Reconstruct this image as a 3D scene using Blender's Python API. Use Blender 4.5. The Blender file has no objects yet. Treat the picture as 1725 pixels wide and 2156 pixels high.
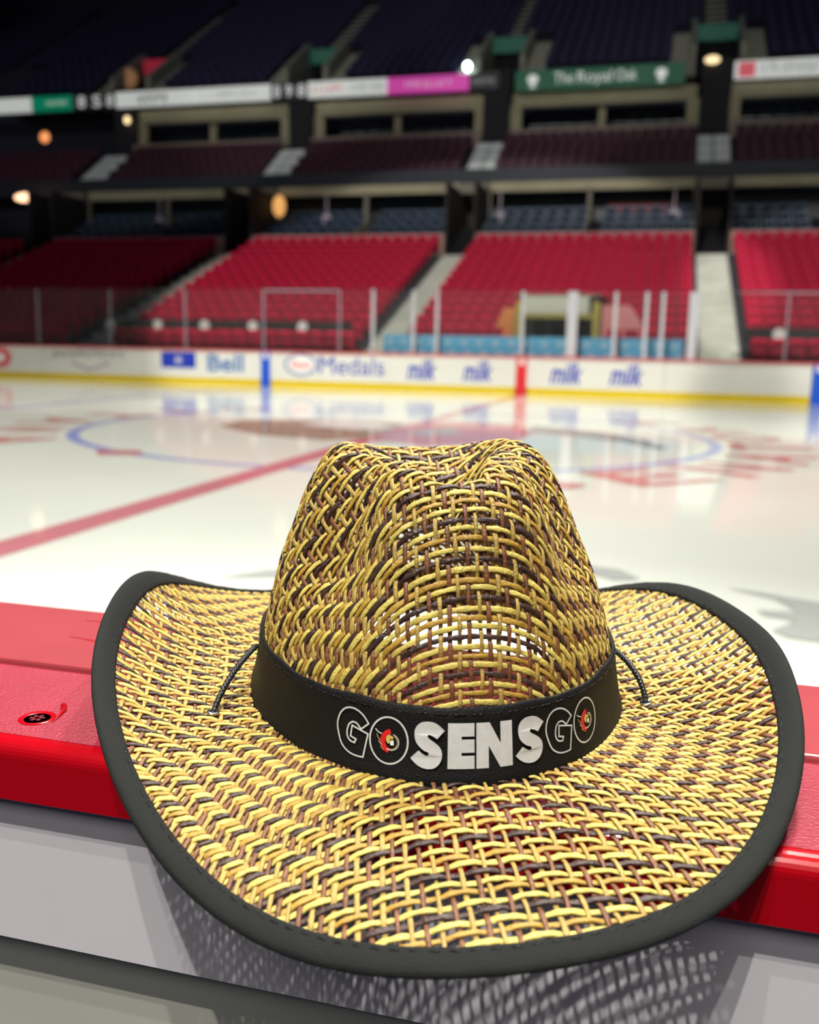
import bpy, math, random
import numpy as np
from mathutils import Vector, Matrix

random.seed(7); rng = np.random.default_rng(7)
scn = bpy.context.scene
COL = scn.collection

# ------------------------------------------------------------------ camera
FPX, YAW, PITCH, ROLL = 1958.537, 0.2573377, 0.1748327, 0.02101215
CAM = np.array([3.771699, -0.4981908, 1.244441])
fw = np.array([-math.sin(YAW)*math.cos(PITCH), math.cos(YAW)*math.cos(PITCH), -math.sin(PITCH)])
rt = np.array([math.cos(YAW), math.sin(YAW), 0.0]); up = np.cross(rt, fw)
r2 = rt*math.cos(ROLL)+up*math.sin(ROLL); u2 = -rt*math.sin(ROLL)+up*math.cos(ROLL)
cd = bpy.data.cameras.new('camera'); cam = bpy.data.objects.new('camera', cd); COL.objects.link(cam)
M4 = Matrix(((r2[0], u2[0], -fw[0], CAM[0]), (r2[1], u2[1], -fw[1], CAM[1]), (r2[2], u2[2], -fw[2], CAM[2]), (0, 0, 0, 1)))
cam.matrix_world = M4
cd.sensor_fit = 'HORIZONTAL'; cd.sensor_width = 36; cd.lens = FPX*36/1725
cd.clip_start = 0.02; cd.clip_end = 300
cd.dof.use_dof = True; cd.dof.focus_distance = 0.385; cd.dof.aperture_fstop = 12.0
scn.camera = cam

# ------------------------------------------------------------------ world, exposure
w = bpy.data.worlds.new('arena_air'); scn.world = w; w.use_nodes = True
w.node_tree.nodes['Background'].inputs[0].default_value = (0.55, 0.62, 1.0, 1)
w.node_tree.nodes['Background'].inputs[1].default_value = 0.035
scn.view_settings.view_transform = 'Standard'; scn.view_settings.look = 'None'
scn.view_settings.exposure = 0.0; scn.view_settings.gamma = 1; scn.view_settings.use_curve_mapping = False

# ------------------------------------------------------------------ arena spotlights (hung high over the rink)
def spot(name, loc, tgt, power, cone, blend, radius, col=(1, .97, .9)):
    l = bpy.data.lights.new(name, 'SPOT'); o = bpy.data.objects.new(name, l); COL.objects.link(o)
    l.energy = power; l.spot_size = math.radians(cone); l.spot_blend = blend; l.shadow_soft_size = radius; l.color = col
    o.location = loc
    o.rotation_euler = (Vector(tgt)-Vector(loc)).to_track_quat('-Z', 'Y').to_euler()
    return o
spot('arena_spotlight', (2.6, -9.5, 22), (3.5, 0.2, 1), 16000, 14, .5, .14)
spot('arena_spotlight', (5.4, -8.5, 22), (3.5, 0.2, 1), 9500, 14, .5, .16)
spot('arena_spotlight', (1.2, -6.5, 22), (3.5, 0.2, 1), 7000, 14, .5, .16)
spot('arena_spotlight', (-4, 15, 22), (3.0, 0.5, 1), 11000, 22, .6, .3)
spot('arena_spotlight', (10, 13, 22), (3.5, 0.5, 1), 11000, 22, .6, .3)
for fx in (-22, -8, 6, 20):
    spot('rink_floodlight', (fx, 12.5, 24), (fx, 12.9, 0), 15000 if fx < -20 else 23500, 66, .2, .9)
    spot('rink_floodlight', (fx, 5.5, 24), (fx, 4.0, 0), 5000, 40, .6, .9)
spot('stand_floodlight', (-1, 8, 21), (-3.3, 31.5, 3), 21000, 41, .12, .4)
spot('stand_floodlight', (12, 8, 21), (13.5, 31.5, 3), 19000, 36, .15, .4)
for fx in (-24, -9, 5):
    spot('deck_floodlight', (fx+2, 2, 21), (fx, 46, 17.5), 9000, 36, .35, .5)
al = bpy.data.lights.new('added_fill_light', 'AREA'); al.shape = 'RECTANGLE'; al.size = 7; al.size_y = 3; al.energy = 220; al.color = (1, .97, .93)  # soft fill added high behind the camera
ao = bpy.data.objects.new('added_fill_light', al); COL.objects.link(ao); ao.location = (4, -6, 7.5)
ao.rotation_euler = (Vector((3.7, 0, 1))-Vector(ao.location)).to_track_quat('-Z', 'Y').to_euler()

# ------------------------------------------------------------------ materials
MATS = {}
def mat(name, col, rough=.6, metal=0, spec=.5, emit=0, noise=0, nscale=20, bump=0, bscale=200, coat=0, coat_rough=.1, sheen=0, trans=0):
    if name in MATS: return MATS[name]
    m = bpy.data.materials.new(name); m.use_nodes = True; nt = m.node_tree; b = nt.nodes['Principled BSDF']
    b.inputs['Base Color'].default_value = (*col, 1); b.inputs['Roughness'].default_value = rough
    b.inputs['Metallic'].default_value = metal; b.inputs['Specular IOR Level'].default_value = spec
    b.inputs['Coat Weight'].default_value = coat; b.inputs['Coat Roughness'].default_value = coat_rough
    b.inputs['Sheen Weight'].default_value = sheen
    if emit:
        b.inputs['Emission Color'].default_value = (*col, 1); b.inputs['Emission Strength'].default_value = emit
    tc = nt.nodes.new('ShaderNodeTexCoord')
    if noise:
        n = nt.nodes.new('ShaderNodeTexNoise'); n.inputs['Scale'].default_value = nscale; n.inputs['Detail'].default_value = 5
        nt.links.new(tc.outputs['Object'], n.inputs['Vector'])
        mx = nt.nodes.new('ShaderNodeMix'); mx.data_type = 'RGBA'
        mx.inputs['A'].default_value = (*[max(0, c*(1-noise)) for c in col], 1)
        mx.inputs['B'].default_value = (*[min(1, c*(1+noise)) for c in col], 1)
        mr = nt.nodes.new('ShaderNodeMapRange'); mr.inputs['From Min'].default_value = .3; mr.inputs['From Max'].default_value = .7
        nt.links.new(n.outputs['Fac'], mr.inputs['Value']); nt.links.new(mr.outputs['Result'], mx.inputs['Factor'])
        nt.links.new(mx.outputs['Result'], b.inputs['Base Color'])
    if bump:
        n2 = nt.nodes.new('ShaderNodeTexNoise'); n2.inputs['Scale'].default_value = bscale; n2.inputs['Detail'].default_value = 3
        nt.links.new(tc.outputs['Object'], n2.inputs['Vector'])
        bp = nt.nodes.new('ShaderNodeBump'); bp.inputs['Strength'].default_value = bump; bp.inputs['Distance'].default_value = .0005
        nt.links.new(n2.outputs['Fac'], bp.inputs['Height']); nt.links.new(bp.outputs['Normal'], b.inputs['Normal'])
    MATS[name] = m
    return m

# ------------------------------------------------------------------ builders
class MB:
    """collects geometry, links it as one mesh object"""
    def __init__(s): s.v = []; s.f = []; s.m = []
    def add(s, vs, fs, mi=0):
        k = len(s.v); s.v += [tuple(map(float, p)) for p in vs]; s.f += [tuple(k+i for i in f) for f in fs]; s.m += [mi]*len(fs)
    def box(s, x0, x1, y0, y1, z0, z1, mi=0):
        s.add([(x0, y0, z0), (x1, y0, z0), (x1, y1, z0), (x0, y1, z0), (x0, y0, z1), (x1, y0, z1), (x1, y1, z1), (x0, y1, z1)],
              [(0, 3, 2, 1), (4, 5, 6, 7), (0, 1, 5, 4), (1, 2, 6, 5), (2, 3, 7, 6), (3, 0, 4, 7)], mi)
    def prism(s, poly, axis, a0, a1, mi=0):
        """poly of 2D points extruded along axis ('x': (y,z) poly; 'y': (x,z); 'z': (x,y))"""
        def P(p, a): return {'x': (a, p[0], p[1]), 'y': (p[0], a, p[1]), 'z': (p[0], p[1], a)}[axis]
        n = len(poly); vs = [P(p, a0) for p in poly]+[P(p, a1) for p in poly]
        fs = [(i, (i+1) % n, n+(i+1) % n, n+i) for i in range(n)]+[tuple(range(n))[::-1], tuple(range(n, 2*n))]
        s.add(vs, fs, mi)
    def tube(s, pts, r, seg=8, mi=0, closed=False):
        pts = [np.array(p, float) for p in pts]; n = len(pts); rings = []
        ref = np.array([0, 0, 1.])
        for i, p in enumerate(pts):
            a = pts[(i-1) % n] if (closed or i) else p; b = pts[(i+1) % n] if (closed or i < n-1) else p
            t = b-a; t = t/np.linalg.norm(t)
            if abs(t@ref) > .95: q = np.cross(t, (1., 0, 0))
            else: q = np.cross(t, ref)
            q /= np.linalg.norm(q); e = np.cross(q, t)
            rr = r[i] if hasattr(r, '__len__') else r
            rings += [p+rr*(q*math.cos(k*2*math.pi/seg)+e*math.sin(k*2*math.pi/seg)) for k in range(seg)]
        fs = []
        for i in range(n if closed else n-1):
            j = (i+1) % n
            fs += [(i*seg+k, i*seg+(k+1) % seg, j*seg+(k+1) % seg, j*seg+k) for k in range(seg)]
        if not closed: fs += [tuple(range(seg))[::-1], tuple((n-1)*seg+k for k in range(seg))]
        s.add(rings, fs, mi)
    def build(s, name, mats, parent=None, smooth=False, bevel=0):
        me = bpy.data.meshes.new(name); me.from_pydata(s.v, [], s.f)
        for m in (mats if isinstance(mats, (list, tuple)) else [mats]): me.materials.append(m)
        if any(s.m): me.polygons.foreach_set('material_index', s.m)
        if smooth: me.polygons.foreach_set('use_smooth', [True]*len(s.f))
        me.update()
        o = bpy.data.objects.new(name, me); COL.objects.link(o)
        if parent: o.parent = parent
        if bevel:
            bv = o.modifiers.new('bevel', 'BEVEL'); bv.width = bevel; bv.segments = 3; bv.limit_method = 'ANGLE'
        return o
def tag(o, label=None, cat=None, group=None, kind=None):
    if label: o['label'] = label
    if cat: o['category'] = cat
    if group: o['group'] = group
    if kind: o['kind'] = kind
    return o
def empty(name, loc=(0, 0, 0)):
    o = bpy.data.objects.new(name, None); COL.objects.link(o); o.location = loc; o.empty_display_size = .1
    return o
def text_mb(body, height, width=None, shear=0, bold=0):
    """lettering from the built-in font, returned as verts(2D, origin lower-left) and faces"""
    c = bpy.data.curves.new('t', 'FONT'); c.body = body; c.size = 1; c.shear = shear; c.offset = bold; c.resolution_u = 3
    o = bpy.data.objects.new('t', c); COL.objects.link(o)
    bpy.context.view_layer.update()
    me = o.evaluated_get(bpy.context.evaluated_depsgraph_get()).to_mesh()
    v = np.array([(p.co.x, p.co.y) for p in me.vertices]); f = [tuple(p.vertices) for p in me.polygons]
    o.to_mesh_clear(); bpy.data.objects.remove(o); bpy.data.curves.remove(c)
    v -= v.min(0); sc = height/v[:, 1].max(); sx = width/v[:, 0].max() if width else sc
    v[:, 0] *= sx; v[:, 1] *= sc
    return v, f

# ================================================================== THE SETTING
# ---- ice
def ice_mat(name, col, rough=.07):
    m = mat(name, col, rough=.45, spec=.3, noise=.03, nscale=.6)
    nt = m.node_tree; b = nt.nodes['Principled BSDF']
    b.inputs['Coat Weight'].default_value = 1; b.inputs['Coat IOR'].default_value = 1.33; b.inputs['Coat Roughness'].default_value = rough
    return m
ICE = ice_mat('ice', (.79, .825, .745))
b = MB(); b.box(-30, 30, -.0, 25.9, -.05, 0)
floor = b.build('floor', ICE); tag(floor, kind='structure', label='white glossy ice sheet of the hockey rink', cat='ice')
ZP = [.0008]
def paint(name, polys, m, label=None, kind=None):
    b = MB()
    for p in polys: b.add([(x, y, ZP[0]) for x, y in p], [tuple(range(len(p)))])
    ZP[0] += .0003
    o = b.build(name, m, floor)
    if label: o['label'] = label
    return o
def ringpoly(cx, cy, r0, r1, a0=0, a1=2*math.pi, n=96):
    out = []
    for i in range(n):
        a, c = a0+(a1-a0)*i/n, a0+(a1-a0)*(i+1)/n
        out.append([(cx+r0*math.cos(a), cy+r0*math.sin(a)), (cx+r1*math.cos(a), cy+r1*math.sin(a)), (cx+r1*math.cos(c), cy+r1*math.sin(c)), (cx+r0*math.cos(c), cy+r0*math.sin(c))])
    return out
I_RED = ice_mat('ice_paint_red', (.60, .20, .23)); I_BLUE = ice_mat('ice_paint_blue', (.30, .36, .72))
I_GREY = ice_mat('ice_paint_grey', (.28, .29, .27)); I_TAN = ice_mat('ice_paint_tan', (.36, .30, .22)); I_PINK = ice_mat('ice_paint_crest_red', (.62, .24, .27))
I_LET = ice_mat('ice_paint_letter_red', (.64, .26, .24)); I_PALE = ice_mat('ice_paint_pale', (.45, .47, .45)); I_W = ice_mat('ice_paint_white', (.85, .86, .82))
paint('centre_circle', ringpoly(0, 12.95, 4.50, 4.66), I_BLUE, 'blue painted centre face-off circle')
paint('crest_dark_plume', [[(-2.75, 12.6), (-1.6, 11.5), (-.5, 11.2), (-.1, 11.7), (-.1, 13.2), (-.3, 14.6), (-1.9, 14.5), (-2.9, 13.9)]], I_TAN, 'brown part of the centre-ice crest')
paint('crest_pale_face', [[(-1.7, 13.4), (-.6, 12.9), (-.2, 13.6), (-.8, 14.3), (-1.6, 14.2)]], I_W)
paint('crest_red_cape', [[(-.1, 11.6), (.9, 11.1), (1.9, 12.0), (1.95, 13.8), (1.5, 15.2), (.4, 15.4), (-.1, 14.0)]], I_PINK, 'red part of the centre-ice crest')
paint('crest_grey_wing', [[(.1, 12.9), (.6, 12.6), (1.0, 13.2), (.6, 13.9)]], I_PALE)
paint('crest_black_tail', [[(1.8, 15.1), (2.9, 14.4), (3.6, 13.4), (3.95, 12.3), (3.8, 12.0), (3.3, 12.9), (2.6, 13.5), (1.85, 13.9)]], I_GREY, 'dark tail of the centre-ice crest')
paint('centre_line', [[(-.15, 0), (.15, 0), (.15, 25.9), (-.15, 25.9)]], I_RED, 'broad red centre line across the ice')
for sx in (-1, 1):
    paint('blue_line', [[(sx*7.77-.15, 0), (sx*7.77+.15, 0), (sx*7.77+.15, 25.9), (sx*7.77-.15, 25.9)]], ice_mat('ice_paint_line_blue', (.35, .40, .72)), 'broad blue line across the ice')
def arc_text(body, amid, astep, r_in, hgt, wfac=.8, flip=1):
    n = len(body); vv = []; ff = []
    for i, ch in enumerate(body):
        if ch == ' ': continue
        a = amid+flip*(i-(n-1)/2)*astep
        wd = r_in*astep*wfac
        v, f = text_mb(ch, hgt, wd, bold=.02)
        k = len(vv)
        for x, y in v:
            th = a+flip*(x-wd/2)/(r_in+hgt/2)
            r = r_in+(hgt-y if flip > 0 else y)
            vv.append((r*math.cos(th), 12.95+r*math.sin(th), ZP[0]))
        ff += [tuple(k+q for q in p) for p in f]
    ZP[0] += .0003
    b = MB(); b.add(vv, ff); return b
LT = [arc_text('OTTAWA', math.pi*1.0, .28, 4.78, 1.05), arc_text('SENATORS', -.12, .27, 4.78, 1.05)]
for q in LT: q.build('ice_lettering', I_LET, floor)['label'] = 'red lettering painted round the centre circle'
paint('red_chevron', [[(-2.5, 8.95), (-2.2, 8.55), (-1.75, 8.75), (-2.0, 9.1)]], I_RED)
paint('bench_side_patch', [[(4.19, 4.66), (4.35, 4.62), (4.64, 4.50), (4.9, 4.2), (4.9, 3.7), (4.55, 3.78), (4.40, 3.80), (4.34, 3.9), (4.47, 4.1), (4.33, 4.15), (4.31, 4.25), (4.5, 4.28), (4.42, 4.50), (4.3, 4.58)],
      [(1.55, 3.95), (1.72, 4.22), (1.95, 4.3), (2.1, 4.1), (1.8, 4.05)], [(3.4, 4.95), (3.62, 4.9), (3.74, 4.7), (3.6, 4.62), (3.45, 4.75)]], I_PALE, 'grey curved shapes on the ice near the bench')  # flat grey curved patches on the near ice

# ---- far boards
WHITE = mat('board_white', (.70, .69, .63), rough=.35, noise=.02, nscale=2); YEL = mat('kick_yellow', (.66, .48, .0), rough=.4)
CAPR = mat('cap_red', (.68, .07, .08), rough=.35); BLUEB = mat('post_blue', (.01, .09, .55), rough=.4); REDB = mat('post_red', (.65, .02, .03), rough=.4)
INKB = mat('ink_blue', (.01, .035, .42), rough=.5); INKN = mat('ink_navy', (.05, .17, .42), rough=.5); INKK = mat('ink_dark', (.03, .035, .025), rough=.5)
INKM = mat('ink_mauve', (.34, .20, .36), rough=.5); INKR = mat('ink_red', (.72, .08, .08), rough=.5); INKW = mat('ink_white', (.85, .85, .82), rough=.5)
INKG = mat('ink_grey', (.20, .24, .40), rough=.5)
boards = empty('rink_boards', (0, 25.9, 0)); tag(boards, 'white dasher boards with yellow kick strip on the far side of the ice', 'rink boards')
def bpart(mb, name, m, lab=None, sm=False):
    o = mb.build(name, m, boards, smooth=sm); o.location = (0, -25.9, 0)
    if lab: o['label'] = lab
    return o
segs = [(-28, -18.6), (-18.6, -15.5), (-15.5, -11.9), (-11.9, -7.92), (-7.62, -3.9), (-3.9, -.15), (.15, 3.9), (3.9, 7.62), (7.92, 12), (12, 16), (16, 22)]
for a, c in segs:
    b = MB(); b.box(a, c-.012, 25.9, 26.0, .20, 1.03); bpart(b, 'board_panel', WHITE)
b = MB()
for a, c in ((-28, -7.95), (-7.6, -.18), (.18, 7.6), (7.95, 22)): b.box(a, c, 25.885, 26.0, 0, .20)
bpart(b, 'kick_strip', YEL, 'yellow kick strip')
b = MB(); b.box(-28, 22, 25.86, 26.08, 1.03, 1.075); bpart(b, 'cap_rail', CAPR, 'red cap rail')
for x, m, l in ((-7.77, BLUEB, 'blue line marker'), (7.77, BLUEB, 'blue line marker'), (0, REDB, 'red centre line marker')):
    b = MB(); b.box(x-.15, x+.15, 25.882, 26.0, 0, 1.08); o = bpart(b, 'line_marker', m, l)
    b2 = MB()
    for k in range(3):
        b2.prism([(x-.09+.02*k, .86+.06*k), (x+.05, .82+.06*k), (x+.09, .86+.06*k), (x-.05, .90+.06*k)], 'y', 25.876, 25.882)
    e = b2.build('marker_emblem', INKW, o)
def badtext(body, x0, x1, z0, z1, m, shear=0, name='board_lettering', bold=.0):
    v, f = text_mb(body, z1-z0, x1-x0, shear, bold)
    b = MB(); b.add([(x0+p[0], 25.894, z0+p[1]) for p in v], f); bpart(b, name, m)
def disc(b, cx, cz, rx, rz, y, n=32, mi=0, hole=0):
    if hole:
        vs = []; 
        for k in range(n):
            a = 2*math.pi*k/n; vs += [(cx+rx*math.cos(a), y, cz+rz*math.sin(a)), (cx+rx*hole*math.cos(a), y, cz+rz*hole*math.sin(a))]
        b.add(vs, [(2*k, 2*((k+1) % n), 2*((k+1) % n)+1, 2*k+1) for k in range(n)], mi)
    else: b.add([(cx+rx*math.cos(2*math.pi*k/n), y, cz+rz*math.sin(2*math.pi*k/n)) for k in range(n)], [tuple(range(n))], mi)
# red ring logo, far left
b = MB(); disc(b, -17.15, .66, .42, .33, 25.895); disc(b, -17.15, .66, .18, .14, 25.892, mi=1); bpart(b, 'board_logo', [INKR, INKW], 'red round logo')
badtext('JACKPOTCITY', -15.2, -12.55, .66, .92, INKK)
b = MB(); b.add([(-14.5, 25.896, .60), (-13.85, 25.896, .36), (-13.1, 25.896, .60), (-13.1, 25.896, .54), (-13.85, 25.896, .30), (-14.5, 25.896, .54)], [(0, 1, 4, 5), (1, 2, 3, 4)])
b.add([(-14.3, 25.896, .94), (-13.85, 25.896, 1.02), (-13.3, 25.896, .94), (-13.3, 25.896, .98), (-13.85, 25.896, 1.03), (-14.3, 25.896, .98)], [(0, 1, 4, 5), (1, 2, 3, 4)])
bpart(b, 'board_logo', INKM, 'mauve diamond outline behind dark lettering')
b = MB(); b.add([(-11.28, 25.895, .48), (-10.1, 25.895, .48), (-10.1, 25.895, .96), (-11.28, 25.895, .96)], [(0, 1, 2, 3)])
for k in range(8):
    a = k*math.pi/4; cx, cz = -10.69, .72; d = (math.cos(a), math.sin(a)); e = (-d[1]*.035, d[0]*.035)
    b.add([(cx+e[0], 25.892, cz+e[1]), (cx-e[0], 25.892, cz-e[1]), (cx+d[0]*.17, 25.892, cz+d[1]*.15)], [(0, 1, 2)], 1)
bpart(b, 'board_logo', [INKB, INKW], 'blue rectangle with a white starburst')
badtext('Bell', -9.7, -8.5, .40, .93, INKN, bold=.02)
b = MB(); disc(b, -6.63, .68, .54, .34, 25.8955, mi=0); disc(b, -6.63, .68, .44, .26, 25.895, mi=1); bpart(b, 'board_logo', [INKG, INKW], 'oval logo with red lettering')
badtext('Esso', -6.93, -6.32, .57, .81, INKR, bold=.02)
badtext('Medals', -6.05, -4.03, .42, .94, INKB)
for x0, x1 in ((-3.42, -2.38), (-1.76, -.74), (.72, 1.78), (2.36, 3.42)):
    badtext('milk', x0+.08, x1-.08, .34, .92, INKB, shear=.3, bold=.022)

# ---- glass above the far boards
gm = bpy.data.materials.new('rink_glass'); gm.use_nodes = True; nt = gm.node_tree
for n in list(nt.nodes): nt.nodes.remove(n)
out = nt.nodes.new('ShaderNodeOutputMaterial'); tr = nt.nodes.new('ShaderNodeBsdfTransparent'); gl = nt.nodes.new('ShaderNodeBsdfGlossy'); mx = nt.nodes.new('ShaderNodeMixShader')
df = nt.nodes.new('ShaderNodeBsdfDiffuse'); mx2 = nt.nodes.new('ShaderNodeMixShader')
tr.inputs[0].default_value = (.97, .98, .97, 1); gl.inputs['Roughness'].default_value = .05; df.inputs[0].default_value = (.7, .75, .75, 1)
fr = nt.nodes.new('ShaderNodeFresnel'); fr.inputs[0].default_value = 1.25
nt.links.new(fr.outputs[0], mx.inputs[0]); nt.links.new(tr.outputs[0], mx.inputs[1]); nt.links.new(gl.outputs[0], mx.inputs[2])
mx2.inputs[0].default_value = .015; nt.links.new(mx.outputs[0], mx2.inputs[1]); nt.links.new(df.outputs[0], mx2.inputs[2]); nt.links.new(mx2.outputs[0], out.inputs[0])
ALU = mat('post_aluminium', (.62, .62, .66), rough=.4, metal=.3); ALUD = mat('post_dull', (.30, .27, .32), rough=.5)
shield = empty('rink_shielding', (0, 26.03, 1.075)); tag(shield, 'clear spectator shielding on posts above the far boards', 'rink glass')
xs = [-28, -24, -20.6, -18.2, -15.74, -13.1, -10.49, -7.88, -5.46, -4.43, -3.21, -2.51, -.05, 1.33, 2.49, 3.31, 3.74, 4.54, 6.9, 9.3, 11.7, 14.1, 18]
for i in range(len(xs)-1):
    b = MB(); b.box(xs[i]+.01, xs[i+1]-.01, 26.025, 26.037, 1.08, 2.88); o = b.build('glass_pane', gm, shield); o.location = (0, -26.03, -1.075)
for x in xs:
    wd = {1.33: .14, 4.54: .12}.get(x, .045 if -5 < x < 5 else .02)
    b = MB(); b.box(x-wd, x+wd, 26.0, 26.06, 1.05, 2.86 if x != -4.43 else 2.9)
    o = b.build('glass_post', ALU if -5 < x < 5 else ALUD, shield); o.location = (0, -26.03, -1.075)
b = MB(); b.box(-7.88, -5.46, 26.01, 26.05, 2.82, 2.87); b.box(5.63, 9.3, 26.01, 26.05, 2.84, 2.88)
o = b.build('top_rail', ALUD, shield); o.location = (0, -26.03, -1.075)

# ---- lower bowl
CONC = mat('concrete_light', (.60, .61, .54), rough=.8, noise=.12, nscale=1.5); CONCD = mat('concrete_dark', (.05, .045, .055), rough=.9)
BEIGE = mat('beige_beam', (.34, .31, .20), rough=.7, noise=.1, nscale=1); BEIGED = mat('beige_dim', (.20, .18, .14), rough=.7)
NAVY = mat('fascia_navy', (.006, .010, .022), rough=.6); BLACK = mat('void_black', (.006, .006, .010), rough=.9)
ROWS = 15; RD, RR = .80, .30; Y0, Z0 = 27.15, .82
AX = [-35.0, -24.9, -14.8, -4.7, 5.4, 15.5]     # aisle centres
AW = 1.15
def rowY(k): return Y0+RD*k
def rowZ(k): return Z0+RR*k
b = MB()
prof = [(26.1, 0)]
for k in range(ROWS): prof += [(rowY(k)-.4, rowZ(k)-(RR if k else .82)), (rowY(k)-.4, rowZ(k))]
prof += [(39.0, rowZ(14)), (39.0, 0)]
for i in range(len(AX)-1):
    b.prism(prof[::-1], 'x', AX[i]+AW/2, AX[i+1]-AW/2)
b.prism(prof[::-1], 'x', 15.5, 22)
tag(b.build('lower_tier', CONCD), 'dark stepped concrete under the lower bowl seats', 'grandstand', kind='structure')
for x, l in ((-24.9, 'far left'), (-14.8, 'dark section and red section left of centre'), (-4.7, 'left of the penalty box'), (5.4, 'right of the penalty box')):
    b = MB()
    for k in range(2*ROWS):
        y = Y0-.4+RD/2*k; z = Z0-RR/2+RR/2*k+(.12 if x < -10 else .02); HWD = AW/2+(.22 if x < -10 else 0)
        b.box(x-HWD, x+HWD, y, y+RD/2+.01, z-.6, z)
        b.box(x-AW/2, x+AW/2, y, y+.04, z, z+.004, 1)
    o = b.build('aisle_stairs', [CONC, mat('stair_nosing', (.7, .7, .62), rough=.7)])
    tag(o, {'far left': 'grey concrete aisle stairs farthest left in the lower bowl', 'dark section and red section left of centre': 'grey concrete aisle stairs between the dark and the red lower bowl seats',
            'left of the penalty box': 'grey concrete aisle stairs just left of the penalty box glass', 'right of the penalty box': 'wide pale aisle stairs just right of the penalty box glass'}[l], 'stairs', 'aisle stairs in the lower bowl')

# ---- seats
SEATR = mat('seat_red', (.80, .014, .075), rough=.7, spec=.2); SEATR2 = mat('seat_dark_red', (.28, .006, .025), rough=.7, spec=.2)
def seat_geo(wd=.42, s=1.0):
    b = MB()
    h = wd/2
    b.prism([(.10, .38), (.18, .42), (.26, .86), (.20, .88), (.12, .50)], 'x', -h, h)                 # backrest shell
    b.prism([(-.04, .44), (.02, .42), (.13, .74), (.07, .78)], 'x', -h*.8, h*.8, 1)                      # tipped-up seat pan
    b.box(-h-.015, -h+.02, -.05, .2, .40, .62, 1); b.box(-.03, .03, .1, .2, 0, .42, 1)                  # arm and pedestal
    return b
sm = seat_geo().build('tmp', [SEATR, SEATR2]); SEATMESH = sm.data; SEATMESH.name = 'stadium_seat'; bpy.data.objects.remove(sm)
secs = {'A': (-3.95, 4.65), 'B': (-13.9, -5.45), 'C': (-24.0, -15.7), 'D': (6.15, 9.6), 'E': (-31, -25.65)}
seats = []
for s, (a, c) in secs.items():
    n = int(round((c-a)/.52))
    for k in range(ROWS):
        if s == 'A' and k == 0: continue
        for i in range(n):
            x = a+(i+.5)*(c-a)/n
            if s == 'A' and -1.0 < x < 2.05 and k < 5: continue
            seats.append((s, k, x))
quota = {'A': 7, 'B': 5, 'D': 5, 'C': 4, 'E': 0}       # rows built one by one
rowname = {'A': 'in the lower rows behind the penalty box', 'B': 'in the lower rows left of the penalty box',
           'D': 'in the lower rows right of the wide pale stairs', 'C': 'in the lower rows of the dim left section'}
ones = [q for q in seats if q[1] < quota[q[0]]+(1 if q[0] == 'A' else 0)]
ones.sort(key=lambda q: (q[2]-CAM[0])**2+(rowY(q[1])-CAM[1])**2); ones = set(ones[:300])
rest = MB(); sv = np.array([v.co[:] for v in SEATMESH.vertices]); sf = [tuple(p.vertices) for p in SEATMESH.polygons]; smi = [p.material_index for p in SEATMESH.polygons]
for s, k, x in seats:
    if (s, k, x) in ones:
        o = bpy.data.objects.new('stadium_seat', SEATMESH); COL.objects.link(o); o.location = (x, rowY(k)+.12, rowZ(k))
        tag(o, ('dim maroon' if s == 'C' else 'red')+' folding seat '+rowname[s], 'seat', 'red seats '+rowname[s])
    else:
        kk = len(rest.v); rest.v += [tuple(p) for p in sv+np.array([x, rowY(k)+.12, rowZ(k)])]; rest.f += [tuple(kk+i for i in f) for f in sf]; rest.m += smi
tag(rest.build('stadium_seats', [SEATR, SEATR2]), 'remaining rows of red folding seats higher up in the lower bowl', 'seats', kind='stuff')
# black ledge with round white logos behind the front row
BLK = mat('ledge_black', (.02, .02, .02), rough=.5)
for x0, x1, lx, l in ((-14.2, -5.6, (-14.1, -12.35, -10.65, -8.95, -7.25), 'black row barrier with round white logos left of the penalty box'), (5.95, 12, (6.9, 8.7, 10.5), 'black row barrier with a round white logo right of the wide stairs')):
    led = empty('row_barrier', ((x0+x1)/2, 27.62, 1.1)); tag(led, l, 'barrier')
    b = MB(); b.box(x0, x1, 27.60, 27.66, 1.64, 1.98)
    o = b.build('barrier_panel', BLK, led); o.location = -led.location
    for q in lx:
        b = MB(); n = 20; b.prism([(q+.17*math.cos(2*math.pi*k/n), 1.82+.17*math.sin(2*math.pi*k/n)) for k in range(n)], 'y', 27.585, 27.60)
        o = b.build('round_logo', INKW, led); o.location = -led.location

# ---- penalty box: pale blue panels, portal with orange reveal
PB = mat('panel_skyblue', (.14, .50, .80), rough=.5); PBW = mat('panel_pattern', (.45, .66, .80), rough=.5)
pen = empty('penalty_box', (0, 27.2, .2)); tag(pen, 'pale blue patterned partition of the penalty box behind the glass', 'partition')
for a, c in ((-4.3, -2.6), (-2.55, 1.2), (1.45, 2.45), (2.55, 4.35)):
    b = MB(); b.box(a, c, 26.7, 26.76, .2, 1.62)
    o = b.build('blue_panel', PB, pen); o.location = -pen.location
    b2 = MB(); n = int((c-a)/.42)
    for i in range(n):
        for j in range(2):
            cx = a+(i+.5+.25*j)*(c-a)/n; cz = 1.42-.3*j
            b2.prism([(cx+.11*math.cos(2*math.pi*k/10), cz+.08*math.sin(2*math.pi*k/10)) for k in range(10)], 'y', 26.69, 26.70)
    o2 = b2.build('panel_pattern', PBW, o)
YEW = mat('portal_yellow', (.45, .38, .08), rough=.6); ORA = mat('portal_orange', (.75, .25, .07), rough=.6); PNK = mat('portal_pink', (.72, .26, .26), rough=.6)
por = empty('tunnel_portal', (.5, 28, .8)); tag(por, 'yellow-edged tunnel portal with white header in the middle section', 'portal')
def pp(mb, n, m):
    o = mb.build(n, m, por); o.location = -por.location; return o
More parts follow.
